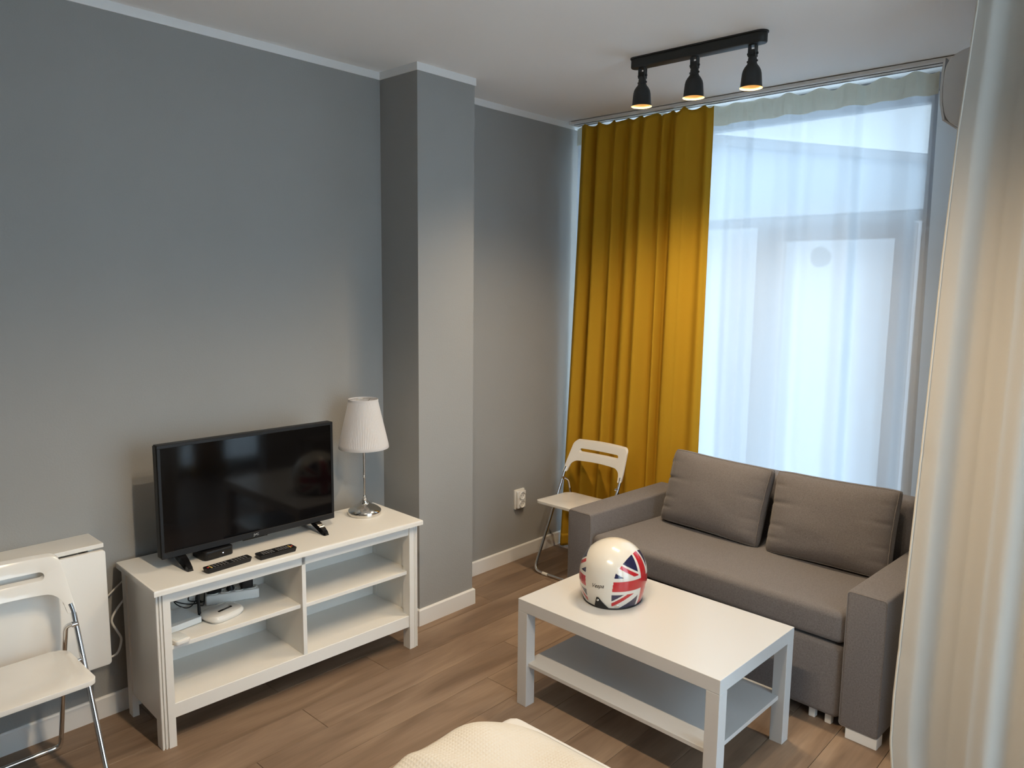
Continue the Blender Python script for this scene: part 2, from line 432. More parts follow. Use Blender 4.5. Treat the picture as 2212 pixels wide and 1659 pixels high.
h = obj('handle', join(box(3.28, 3.30, dy0+0.03, dy0+0.055, 1.0, 1.07, 0.003), box(3.262, 3.28, dy0+0.034, dy0+0.05, 1.02, 1.14, 0.005)), 'pvc', door)

win2 = structE('window_2')
for nm, g in (('jamb', box(W2A, W2A+0.05, YR-0.10, YR-0.04, 0.05, 2.64, 0.004)), ('jamb', box(W2B-0.05, W2B, YR-0.10, YR-0.04, 0.05, 2.64, 0.004)),
              ('head', box(W2A+0.05, W2B-0.05, YR-0.10, YR-0.04, 2.59, 2.64, 0.004)), ('threshold', box(W2A+0.05, W2B-0.05, YR-0.10, YR-0.04, 0.05, 0.10, 0.004)),
              ('mullion', box(1.82, 1.88, YR-0.10, YR-0.04, 0.10, 2.59, 0.004)), ('mullion', box(1.08, 1.14, YR-0.10, YR-0.04, 0.10, 2.59, 0.004))): obj(nm, g, 'pvc', win2)
obj('pane', box(W2A+0.05, 1.08, YR-0.072, YR-0.068, 0.10, 2.59), 'glass', win2); obj('pane', box(1.14, 1.82, YR-0.072, YR-0.068, 0.10, 2.59), 'glass', win2); obj('pane', box(1.88, W2B-0.05, YR-0.072, YR-0.068, 0.10, 2.59), 'glass', win2)

# ================================================================== OUTSIDE
struct(obj('ground', box(-60, 120, -90, 90, -3.4, -3.2), 'snow'))
bld = thing('apartment_building', 'pale apartment building seen blurred through the sheer curtain', 'building', (14.9, 4.3, -3.2), rz=1.087)
obj('wall', box(0, 9, -20, 8, 0, 7.8), 'extwall', bld)
obj('roof', join(box(-0.15, 9.2, -20.2, 8.2, 7.8, 8.0)), 'extroof', bld)
tree = thing('tree', 'dark rounded tree outside, a faint smudge behind the balcony door', 'tree', (12.0, 1.78, -3.2))
obj('trunk', tube([(0, 0, 0), (0.05, 0, 2), (0, 0.02, 5.3)], [0.025, 0.018, 0.010], 10), 'extwall', tree, smooth=40)
bm = bmesh.new(); bmesh.ops.create_icosphere(bm, subdivisions=4, radius=0.17)
for v in bm.verts: v.co *= 1+0.25*noise.noise(v.co*3.0)
obj('crown', xf(from_bm(bm), (0, 0, 5.42)), 'leaf', tree, smooth=60)

# ================================================================== CURTAINS AND RAIL
rail = thing('curtain_rail', 'white ceiling curtain rail running along the window wall', 'curtain rail', (3.06, -1.15, HC))
obj('track', join(box(-0.035, 0.06, -1.37, 1.11, -0.020, -0.004, 0.002, 1)), 'trim', rail)
obj('track_slot', join(box(-0.012, -0.004, -1.365, 1.105, -0.0212, -0.018), box(0.036, 0.044, -1.365, 1.105, -0.0212, -0.018)), 'dark', rail)
obj('shadow_gap_strip', box(-0.02, 0.05, -1.36, 1.10, -0.004, 0.0), 'dark', rail)  # dark strip stands in for the shadow gap between rail and ceiling
obj('end_cap', box(-0.037, 0.062, 1.11, 1.125, -0.022, -0.002, 0.002, 1), 'trim', rail)
obj('end_cap', box(-0.037, 0.062, -1.36, -1.345, -0.022, -0.002, 0.002, 1), 'trim', rail)

def smooth_noise(x, seed): return noise.noise(Vector((x, seed*7.31, 1.7)))
def folds(edges):
    """edges: list of (s, depth); smooth interpolation gives irregular pleats"""
    def f(s):
        for (a, da), (b, db) in zip(edges, edges[1:]):
            if s <= b:
                t = (s-a)/max(1e-6, b-a); t = 0.5-0.5*math.cos(PI*t); return da+(db-da)*t
        return edges[-1][1]
    return f

# mustard drape, folds placed as they hang in the room
md = thing('mustard_curtain', 'full length mustard yellow drape beside the left end of the window', 'curtain', (3.05, -0.5, 0))
prof = folds([(0, 0.0), (.05, -.9), (.10, .8), (.17, -.8), (.235, .6), (.30, -.7), (.345, .9), (.42, -.6), (.475, .5), (.535, -1.0),
              (.60, .9), (.655, -.3), (.69, 1.0), (.76, -.9), (.83, -.5), (.90, .4), (.96, -.3), (1, .3)])
def mus(s, t):
    z = 0.012+t*(2.668-0.012)
    yl = 0.385+0.095*(1-t)**1.3; yr = -0.485-0.01*t+0.0*(1-t)
    top = max(0, (t-0.955)/0.045)
    amp = 0.042+0.006*(1-t)
    x = amp*prof(s)*(1-0.45*top)+0.004*smooth_noise(s*9+t*1.3, 3)
    x += 0.012*(1-t)*smooth_noise(s*4+5, 9)-0.014*(1-t)
    y = yl+(yr-yl)*s + 0.006*math.sin(s*37+t*2)
    z += 0.014*top*(math.sin(s*2*PI*9)*0.7+0.6*smooth_noise(s*25, 4)) + 0.022*top*(s-0.4)*0
    y = min(y, 0.486)
    return (x, y, z)
obj('cloth', grid(260, 90, mus), 'mustard', md, smooth=80, fix=False, thick=0.0015)
hemg = grid(260, 4, lambda s, t: (lambda p: (p[0]-0.0016, p[1], p[2]))(mus(s, t*0.03)))
obj('bottom_hem', hemg, 'mustard', md, smooth=80, fix=False, thick=0.0012)

# white sheer in front of the glass
sh = thing('sheer_curtain', 'sheer white net curtain hanging across the balcony window', 'curtain', (3.115, -1.1, 0))
sprof = folds([(0, 0), (.06, .6), (.12, -.5), (.2, .5), (.27, -.4), (.35, .6), (.43, -.6), (.485, .9), (.52, -.2), (.555, -.8), (.575, .3), (.62, .5),
               (.665, -.5), (.70, .8), (.735, -.1), (.78, .3), (.825, -.9), (.845, .6), (.90, .2), (.945, -.3), (.975, .5), (1, -.2)])
def sheer(s, t):
    z = 0.015+t*(2.672-0.015)
    top = max(0, (t-0.95)/0.05)
    yl = 1.07; yr = -0.962-0.03*(1-t)
    x = (0.026+0.006*(1-t))*sprof(s)*(1-0.3*top)+0.003*smooth_noise(s*11+t*2, 5)
    # fold creases from the packet
    for zc in (0.62, 0.95, 1.12, 1.28, 1.5):
        zz = z-zc-0.006*math.sin(s*6)
        x += 0.0022*math.exp(-(zz/0.006)**2)*(0.4+0.6*smooth_noise(s*6+zc*9, 8))
    x += 0.0035*noise.noise(Vector((s*26, z*9, 4.2)))*math.exp(-((z-1.25)/0.45)**2)
    z += 0.012*top*(math.sin(s*2*PI*14)*0.6+0.9*smooth_noise(s*30, 14))
    return (x, yl+(yr-yl)*s, z)
obj('cloth', grid(300, 160, sheer), 'sheer', sh, smooth=80, fix=False)
def tape(s, t):
    p = sheer(s, 0.962+0.038*t); return (p[0]-0.010-0.0035*math.sin(s*2*PI*40)*math.sin(t*PI)+0.003*noise.noise(Vector((s*60, t*6, 2))), p[1], p[2])
obj('heading_tape', grid(400, 10, tape), 'tape', sh, smooth=80, fix=False)
def edge(s, t):
    p = sheer(1-0.008*s, t); return (p[0]-0.0015, p[1], p[2])
obj('side_hem', grid(2, 120, edge), 'sheer', sh, smooth=80, fix=False)

# cream divider curtain at the right, drawn back beside the bed
dv = thing('divider_curtain', 'cream white room divider curtain hanging at the right edge of the photo', 'curtain', (1.30, -2.558, 0))
dprof = folds([(0, -.05), (.10, -.12), (.22, 0.40), (.30, .30), (.44, -.55), (.52, -.70), (.62, -.35), (.72, -.80), (.85, .5), (1, -.2)])
def left_edge(z):
    tab = [(0.0, -0.03), (0.25, -0.005), (0.443, 0.015), (0.517, 0.024), (0.647, 0.025), (0.992, 0.016), (1.437, 0.004), (1.776, -0.003), (2.066, -0.013), (2.36, -0.031), (2.7, -0.045)]
    for (a, ya), (b, yb) in zip(tab, tab[1:]):
        if z <= b: return ya+(yb-ya)*(z-a)/(b-a)
    return tab[-1][1]
def divc(s, t):
    z = 0.012+t*(2.685-0.012)
    yl = left_edge(z); yr = -0.40
    # spread more to the bottom: visible folds fan out
    ss = s**(1.0+0.10*t)
    x = (0.045+0.02*(1-t))*dprof(s)+0.004*smooth_noise(s*9+t*2, 21)
    for zc, a in ((0.42, 0.008), (0.78, 0.003), (1.30, 0.003), (1.72, 0.002)):
        zz = z-zc+0.10*s*2
        x += a*math.exp(-(zz/0.012)**2)*math.exp(-(s/0.12)**2)
    y = yl+(yr-yl)*ss
    return (x, y, z)
obj('cloth', grid(220, 140, divc), 'divider', dv, smooth=80, fix=False, thick=0.001)
def dhem(s, t):
    p = divc(0.014*s, t); return (p[0]-0.0018, p[1]+0.0006*(1-s), p[2])
obj('side_hem', grid(2, 140, dhem), 'hem', dv, smooth=80, fix=False, thick=0.0012)
dr = thing('divider_rail', 'white ceiling rail carrying the cream divider curtain', 'curtain rail', (1.30, -3.22, HC))
obj('track', box(-0.03, 0.03, -0.55, 0.75, -0.02, 0.0, 0.003), 'trim', dr)
obj('track_slot', box(-0.004, 0.004, -0.545, 0.745, -0.0212, -0.018), 'dark', dr)

d2 = thing('mustard_curtain', 'mustard yellow drape at the second window beside the bed, out of frame', 'curtain', (2.05, YR+0.12, 0), -PI/2)
obj('cloth', grid(120, 20, lambda s, t: (0.03*math.sin(s*2*PI*6)+0.004*math.sin(s*17), 0.15-0.30*s, 0.012+t*2.655)), 'mustard', d2, smooth=80, fix=False, thick=0.0015)
s2 = thing('sheer_curtain', 'sheer white net curtain at the second window beside the bed, out of frame', 'curtain', (2.78, YR+0.05, 0), -PI/2)
obj('cloth', grid(160, 20, lambda s, t: (0.018*math.sin(s*2*PI*13)+0.004*math.sin(s*23), 0.12-0.24*s, 0.015+t*2.65)), 'sheer', s2, smooth=80, fix=False)
r2 = thing('curtain_rail', 'white ceiling curtain rail over the second window, out of frame', 'curtain rail', (1.55, YR+0.085, HC))
obj('track', box(-1.5, 1.5, -0.06, 0.06, -0.022, 0.0, 0.003), 'trim', r2)
obj('track_slot', box(-1.49, 1.49, -0.04, -0.032, -0.0232, -0.02), 'dark', r2)

# ================================================================== TV BENCH
BX, BY, BTH = 0.2759, -0.0279, -0.0379
BL, BD, BH = 1.1985, 0.3913, 0.62
bn = thing('tv_bench', 'white wooden TV bench with open shelves and fluted legs', 'tv bench', (BX, BY, 0), BTH)
def bench_top():
    bm = to_bm(box(0, BL, -BD, 0, 0.598, BH))
    ed = [e for e in bm.edges if all(v.co.z > 0.61 for v in e.verts) and not all(v.co.y > -0.001 for v in e.verts)]
    bmesh.ops.bevel(bm, geom=ed, offset=0.010, segments=4, affect='EDGES', profile=0.7)
    return from_bm(bm)
obj('top', bench_top(), 'lacq', bn, smooth=30)
EX, EY = 0.012, 0.0234
def leg(fx):  # cross-section in local coords for left front leg, mirrored for the right one: outer edge at x=0
    w, d = 0.050, 0.050
    fl = [(0.0, 0), (0.0, -d+0.008), (0.002, -d+0.0045), (0.0075, -d+0.0045), (0.0085, -d+0.011), (0.0115, -d+0.011), (0.0125, -d+0.0025), (0.0185, -d+0.0025), (0.0195, -d+0.009), (0.0225, -d+0.009), (0.0235, -d), (w, -d), (w, 0)]
    return [(fx*x, y) for x, y in fl]
yfl = -BD+EY+0.050
for x, s in ((EX, 1), (BL-EX, -1)):
    obj('leg', xf(extrude_poly(leg(s), 0, 0.598), (x, yfl, 0)), 'lacq', bn)
    pts = [(max(-0.0235, min(0.0235, px)), -0.050-py) for px, py in leg(s)[:-2]]+[(s*0.0235, -0.050)]
    obj('leg', xf(extrude_poly(pts, 0, 0.598), (x, -0.012, 0)), 'lacq', bn)
    xs = x+s*0.006
    obj('side_panel', box(min(xs, xs+s*0.016), max(xs, xs+s*0.016), -BD+EY+0.05, -0.062, 0.095, 0.598), 'lacq', bn)
xi0, xi1 = EX+0.05, BL-EX-0.05
yf = -BD+EY
obj('apron', box(xi0, xi1, yf+0.006, yf+0.024, 0.553, 0.598, 0.001, 1), 'lacq', bn)
obj('bottom_rail', box(xi0, xi1, yf+0.006, yf+0.024, 0.108, 0.163, 0.001, 1), 'lacq', bn)
obj('bottom_shelf', box(EX+0.022, BL-EX-0.022, yf+0.008, -0.03, 0.147, 0.1645), 'lacq', bn)
obj('back_panel', box(EX+0.022, BL-EX-0.022, -0.034, -0.028, 0.10, 0.598), 'lacq', bn)
obj('divider', box(BL/2-0.009, BL/2+0.009, yf+0.006, -0.034, 0.1645, 0.598, 0.001, 1), 'lacq', bn)
obj('shelf', box(EX+0.022, BL/2-0.009, yf+0.022, -0.034, 0.364, 0.381, 0.001, 1), 'lacq', bn)
obj('shelf', box(BL/2+0.009, BL-EX-0.022, yf+0.022, -0.034, 0.360, 0.377, 0.001, 1), 'lacq', bn)
def bl(x, y, z):   # bench-local to world
    c, s = math.cos(BTH), math.sin(BTH); return (BX+c*x-s*y, BY+s*x+c*y, z)

# television
TVW, TVH = 0.752, 0.436
tv = thing('television', 'black flat screen television standing on the white TV bench', 'television', (0.738, -0.252, BH), -0.022)
bm = to_bm(box(-TVW/2, TVW/2, 0, 0.038, 0.043, 0.043+TVH))
ed = list(bm.edges); bmesh.ops.bevel(bm, geom=ed, offset=0.004, segments=2, affect='EDGES')
obj('housing', join(from_bm(bm), box(-0.30, 0.30, 0.036, 0.075, 0.08, 0.34, 0.02, 2)), 'black', tv, smooth=35)
bz = 0.013
obj('bezel', join(box(-TVW/2+0.001, TVW/2-0.001, -0.004, 0.001, 0.043, 0.043+0.024, 0.0012, 1),
                  box(-TVW/2+0.001, TVW/2-0.001, -0.004, 0.001, 0.043+TVH-bz, 0.043+TVH, 0.0012, 1),
                  box(-TVW/2+0.001, -TVW/2+bz, -0.004, 0.001, 0.067, 0.043+TVH-bz, 0.0012, 1),
                  box(TVW/2-bz, TVW/2-0.001, -0.004, 0.001, 0.067, 0.043+TVH-bz, 0.0012, 1)), 'black', tv)
obj('screen', box(-TVW/2+bz, TVW/2-bz, -0.0015, 0.0, 0.067, 0.043+TVH-bz), 'screen', tv)
tg = text_geo('JVC', 0.0125, 0.0, 0.0003)
tg = ([Vector((v.x*1.15+0.003, -0.0045-v.z*0.5, 0.0545+v.y)) for v in tg[0]], tg[1])
lg = obj('logo', tg, 'logo', tv, fix=False); lg['label'] = 'silver lettering JVC on the lower bezel'
obj('sensor', box(-0.055, 0.055, -0.002, 0.01, 0.038, 0.044, 0.002, 1), 'blackgl', tv)
for fx in (-0.300, 0.289):
    def foot(sy):
        # a tapering blade from under the housing out to a tip on the bench top
        pts0 = [(-0.012, 0.02), (0.012, 0.02)]
        sec = []
        for t, hw, zt, zb in ((0, 0.021, 0.047, 0.035), (0.35, 0.019, 0.040, 0.022), (0.7, 0.016, 0.026, 0.008), (0.93, 0.013, 0.014, 0.0), (1.0, 0.010, 0.008, 0.0)):
            y = 0.02+sy*(0.0+t*0.098); sec.append((y, hw, zt, zb))
        V, F = [], []
        for y, hw, zt, zb in sec: V += [Vector((fx-hw, y, zb)), Vector((fx+hw, y, zb)), Vector((fx+hw*0.7, y, zt)), Vector((fx-hw*0.7, y, zt))]
        for i in range(len(sec)-1):
            for k in range(4): F.append([i*4+k, i*4+(k+1) % 4, (i+1)*4+(k+1) % 4, (i+1)*4+k])
        F += [[0, 1, 2, 3], [len(V)-4+k for k in range(4)][::-1]]
        return (V, F)
    obj('foot', join(foot(-1), foot(1)), 'blackgl', tv, smooth=30)

# set-top box
stb = thing('set_top_box', 'small black set-top box tucked under the television', 'set-top box', (0.575, -0.212, BH), 0.06)
obj('body', extrude_poly(rrect(0.124, 0.108, 0.016, 5), 0.002, 0.036, 0.003), 'black', stb, smooth=30)
obj('front_window', box(-0.05, 0.05, -0.0548, -0.053, 0.010, 0.028), 'blackgl', stb)
obj('indicator_light', box(0.012, 0.015, -0.0556, -0.0545, 0.0165, 0.0195), 'led', stb)
obj('foot', box(-0.05, 0.05, -0.045, 0.045, 0.0, 0.003), 'dark', stb)

# two remote controls
def remote(name, label, loc, rz, L, Wd, keyside):
    r = thing(name, label, 'remote control', loc, rz, 'remote controls on the TV bench')
    body = extrude_poly(rrect(L, Wd, 0.008, 4), 0.0, 0.019, 0.003)
    body = ([Vector((v.x*(1-0.045*(0.019-v.z)/0.019), v.y*(1-0.22*(0.019-v.z)/0.019), v.z)) for v in body[0]], body[1])
    obj('body', body, 'black', r, smooth=35)
    for i in range(11):
        for j in range(3):
            if i in (5,): continue
            x = keyside*(-L/2+0.022+i*(L-0.05)/10.5); y = (j-1)*0.011
            obj('button', box(x-0.0035, x+0.0035, y-0.0033, y+0.0033, 0.018, 0.0202, 0.0008, 1), 'btn', r)
    x = keyside*(L/2-0.022)
    obj('colour_key', box(x-0.003, x+0.003, -0.014, 0.012, 0.018, 0.0203, 0.0008, 1), 'gold', r)
    obj('power_button', box(x+keyside*0.010-0.0035, x+keyside*0.010+0.0035, -0.004, 0.004, 0.018, 0.0203, 0.001, 1), 'red', r)
    return r
remote('remote_control', 'black remote control lying left, nearest the television foot', (0.556, -0.376, BH), 0.05, 0.186, 0.044, -1)
remote('remote_control', 'black remote control lying right, in front of the logo', (0.752, -0.389, BH), -0.03, 0.160, 0.056, 1)

# table lamp
lp = thing('table_lamp', 'table lamp with white pleated shade and polished nickel stem', 'table lamp', (1.327, -0.196, BH))
obj('base', lathe([(0.0, 0.0), (0.074, 0.0), (0.077, 0.003), (0.077, 0.019), (0.0755, 0.022), (0.066, 0.030), (0.050, 0.040), (0.034, 0.047), (0.025, 0.051), (0.022, 0.056),
                   (0.0215, 0.060), (0.0155, 0.062), (0.0145, 0.066), (0.0, 0.067)], 64), 'nickel', lp, smooth=40)
obj('collar', lathe([(0.0, 0.065), (0.010, 0.065), (0.0135, 0.071), (0.010, 0.078), (0.0065, 0.081), (0.0085, 0.085), (0.0065, 0.090), (0.0, 0.091)], 32), 'nickel', lp, smooth=50)
obj('stem', lathe([(0.0, 0.09), (0.0052, 0.09), (0.0052, 0.42), (0.0, 0.42)], 20), 'nickel', lp, smooth=50)
obj('pull_knob', join(lathe([(0.0, 0.176), (0.0045, 0.178), (0.006, 0.183), (0.0045, 0.188), (0.0, 0.190)], 16, -0.006, -0.006)), 'nickel', lp, smooth=60)
npl = 84
def pleat(a, z): return 1+0.012*math.sin(a*npl)
shd = obj('shade', lathe([(0.1145, 0.322), (0.1135, 0.336), (0.068, 0.539), (0.0675, 0.549)], npl*4, wob=lambda a, z: pleat(a, z) if 0.33 < z < 0.545 else 1.004), 'shade', lp, smooth=40, fix=False)
obj('bottom_band', lathe([(0.1155, 0.320), (0.1165, 0.322), (0.1150, 0.335), (0.1140, 0.334), (0.1155, 0.320)], 72), 'shade', shd, smooth=40)
obj('top_band', lathe([(0.0695, 0.540), (0.0690, 0.550), (0.0675, 0.550), (0.0680, 0.540), (0.0695, 0.540)], 72), 'shade', shd, smooth=40)
obj('shade_ring', join(tube([(0.067*math.cos(a), 0.067*math.sin(a), 0.543) for a in [2*PI*i/48 for i in range(48)]], 0.0012, 6, True),
                       *[tube([(0.067*math.cos(a), 0.067*math.sin(a), 0.543), (0.008*math.cos(a), 0.008*math.sin(a), 0.520)], 0.0012, 6) for a in (0.4, 0.4+2*PI/3, 0.4+4*PI/3)]), 'nickel', lp, smooth=60)
obj('bulb_socket', lathe([(0.0, 0.40), (0.013, 0.40), (0.014, 0.45), (0.010, 0.47), (0.010, 0.52), (0.0, 0.524)], 20), 'plastm', lp, smooth=50)

# things on the upper left shelf
SH = 0.381
rtx = thing('wifi_router', 'white wifi router with black slot on the left bench shelf', 'router', (0.576, -0.268, SH), 0.22)
def router_body():
    V, F = [], []; n = 64
    lay = [(0.80, 0.0), (0.90, 0.002), (1.0, 0.012), (1.0, 0.017), (0.985, 0.021), (0.97, 0.022), (0.96, 0.0235), (0.945, 0.024), (0.935, 0.0255), (0.92, 0.026), (0.91, 0.0275), (0.895, 0.028), (0.60, 0.031), (0.25, 0.032), (0.0, 0.032)]
    for sc, z in lay:
        for i in range(n):
            a = 2*PI*i/n; c, s = math.cos(a), math.sin(a)
            V.append(Vector((sc*0.078*math.copysign(abs(c)**0.55, c), sc*0.060*math.copysign(abs(s)**0.55, s), z)))
    for j in range(len(lay)-1):
        for i in range(n): F.append([j*n+i, j*n+(i+1) % n, (j+1)*n+(i+1) % n, (j+1)*n+i])
    F.append(list(range(n))[::-1]); return (V, F)
obj('body', router_body(), 'plast', rtx, smooth=35)
obj('indicator_slot', box(-0.030, 0.034, -0.022, -0.012, 0.030, 0.0335, 0.001, 1), 'blackgl', rtx)
an = obj('antenna', join(tube([(-0.066, 0.045, 0.012), (-0.066, 0.050, 0.03), (-0.063, 0.058, 0.15)], [0.006, 0.006, 0.005], 12)), 'black', rtx, smooth=50)
obj('antenna_joint', lathe([(0, 0.004), (0.008, 0.004), (0.008, 0.024), (0, 0.024)], 16, -0.066, 0.046), 'black', rtx, smooth=40)
bxm = thing('modem_box', 'flat pale grey modem box at the left end of the shelf', 'modem', (0.420, -0.225, SH), 0.12)
obj('body', box(-0.066, 0.066, -0.055, 0.085, 0.003, 0.027, 0.002, 2), 'plastb', bxm)
obj('vent_panel', box(-0.05, 0.05, -0.03, 0.07, 0.0268, 0.0274), 'plastb', bxm)
obj('foot', box(-0.055, 0.055, -0.045, 0.075, 0.0, 0.004), 'plastm', bxm)
dev = thing('sensor_box', 'small translucent white plastic box at the shelf front edge', 'plastic box', (0.363, -0.352, SH), 0.10)
obj('body', extrude_poly(rrect(0.056, 0.088, 0.010, 5), 0.0, 0.017, 0.004), 'plastm', dev, smooth=35)
obj('lid_rim', extrude_poly(rrect(0.046, 0.076, 0.008, 5), 0.0165, 0.0185, 0.0008), 'plastb', dev, smooth=35)

# power strip with adapters and plugs
ps = thing('power_strip', 'white power strip with sockets at the back of the bench shelf', 'power strip', (0.680, -0.150, SH), -0.36)
obj('body', box(-0.105, 0.105, -0.029, 0.029, 0.0, 0.042, 0.006, 3), 'plastm', ps, smooth=35)
for k in range(4):
    so = obj('socket', lathe([(0.0225, 0.0405), (0.0225, 0.0450), (0.020, 0.0450), (0.0185, 0.0428), (0, 0.0424)], 24, -0.075+k*0.05, 0), 'plastm', ps, smooth=40)
    obj('hole', join(lathe([(0, 0.0432), (0.0025, 0.0432), (0.0025, 0.0422)], 10, -0.0845+k*0.05, 0), lathe([(0, 0.0432), (0.0025, 0.0432), (0.0025, 0.0422)], 10, -0.0655+k*0.05, 0)), 'dark', so)
def psw(x, y, z):
    c, s = math.cos(-0.36), math.sin(-0.36); return (0.680+c*x-s*y, -0.150+s*x+c*y, SH+z)
a1 = thing('power_adapter', 'large black power adapter plugged in at the left end of the strip', 'power adapter', psw(-0.072, 0, 0.0452), -0.30, 'adapters on the power strip')
obj('body', box(-0.030, 0.028, -0.027, 0.022, 0.003, 0.072, 0.006, 3), 'black', a1, smooth=35); obj('plug_base', lathe([(0, 0), (0.017, 0), (0.017, 0.005), (0, 0.005)], 20), 'black', a1)
a2 = thing('power_adapter', 'black cube power adapter plugged in at the right of the strip', 'power adapter', psw(0.055, 0, 0.0452), -0.30, 'adapters on the power strip')
obj('body', box(-0.024, 0.026, -0.028, 0.022, 0.003, 0.058, 0.008, 3), 'black', a2, smooth=35); obj('plug_base', lathe([(0, 0), (0.017, 0), (0.017, 0.005), (0, 0.005)], 20), 'black', a2)
a3 = thing('power_plug', 'slim black plug between the two power adapters', 'plug', psw(-0.006, 0, 0.0452), -0.36)
obj('body', lathe([(0, 0), (0.016, 0), (0.017, 0.008), (0.010, 0.022), (0.006, 0.036), (0, 0.037)], 20), 'black', a3, smooth=40)
obj('cord', tube(catmull([(0, 0, 0.035), (-0.004, 0.0, 0.06), (-0.03, 0.03, 0.075), (-0.05, 0.055, 0.05), (-0.05, 0.06, -0.02)], 6), 0.0028, 8), 'cableb', a3, smooth=60)

def cord(name, label, pts, r, mat, k=10):
    P = catmull(pts, k); return tag(obj(name, tube(P, r, 8), mat, smooth=60), label, 'cable')
cord('modem_cable', 'thin black cable looping behind the pale modem box', [(0.47, -0.085, 0.47), (0.46, -0.10, 0.425), (0.485, -0.13, SH+0.02), (0.53, -0.10, SH+0.004), (0.56, -0.085, SH+0.03), (0.545, -0.08, SH+0.06), (0.53, -0.075, SH+0.02), (0.58, -0.08, SH+0.003)], 0.0022, 'cableb')
cord('antenna_cable', 'black cable hanging from the bench top behind the router', [(0.40, -0.09, 0.52), (0.41, -0.10, 0.475), (0.46, -0.115, 0.43), (0.51, -0.12, 0.405), (0.555, -0.10, SH+0.008), (0.60, -0.09, SH+0.004)], 0.0026, 'cableb')
cord('adapter_cable', 'black cable running from the large adapter down to the router', [(0.60, -0.10, 0.47), (0.585, -0.105, 0.44), (0.575, -0.12, 0.41), (0.565, -0.13, SH+0.006), (0.548, -0.12, SH+0.012), (0.555, -0.09, SH+0.035), (0.60, -0.075, SH+0.05)], 0.0026, 'cableb')

# white cables between the bench and the wall table
cord('wall_cable', 'straight white cable sagging between bench and folding wall table', [(0.30, -0.018, 0.535), (0.24, -0.028, 0.495), (0.19, -0.03, 0.455), (0.10, -0.03, 0.40), (0.0, -0.02, 0.38)], 0.0032, 'cable')
cord('wall_cable', 'thick white cable curling beside the bench rear leg', [(0.305, -0.03, 0.47), (0.268, -0.04, 0.440), (0.243, -0.045, 0.400), (0.258, -0.05, 0.355), (0.272, -0.05, 0.315), (0.255, -0.05, 0.265), (0.215, -0.05, 0.258), (0.16, -0.05, 0.268), (0.06, -0.04, 0.29), (-0.05, -0.03, 0.31)], 0.0045, 'cable')

# ================================================================== FOLDING WALL TABLE
ft = thing('wall_drop_leaf_table', 'white folding wall table with its leaf hanging down', 'folding table', (-0.175, 0, 0.75))
obj('fixed_top', box(-0.37, 0.37, -0.155, 0.0, -0.016, 0.0, 0.002, 2), 'lacq', ft)
leafg = extrude_poly(rrect(0.742, 0.441, 0.012, 5), 0, 0.018, 0.0025)
leafg = ([Vector((v.x, -0.148-v.z, -0.2435+v.y)) for v in leafg[0]], leafg[1])
obj('leaf', leafg, 'lacq', ft, smooth=30)
for hx in (-0.22, 0.135):
    hg = obj('hinge', join(box(hx-0.022, hx+0.022, -0.154, -0.146, -0.021, -0.0165), tube([(hx-0.022, -0.157, -0.0195), (hx+0.022, -0.157, -0.0195)], 0.003, 10)), 'chrome', ft)
obj('wall_bracket', join(box(-0.35, 0.35, -0.018, 0.0, -0.14, -0.016, 0.002, 1), box(-0.34, -0.32, -0.14, -0.018, -0.06, -0.016, 0.002, 1), box(0.32, 0.34, -0.14, -0.018, -0.06, -0.016, 0.002, 1)), 'lacq', ft)

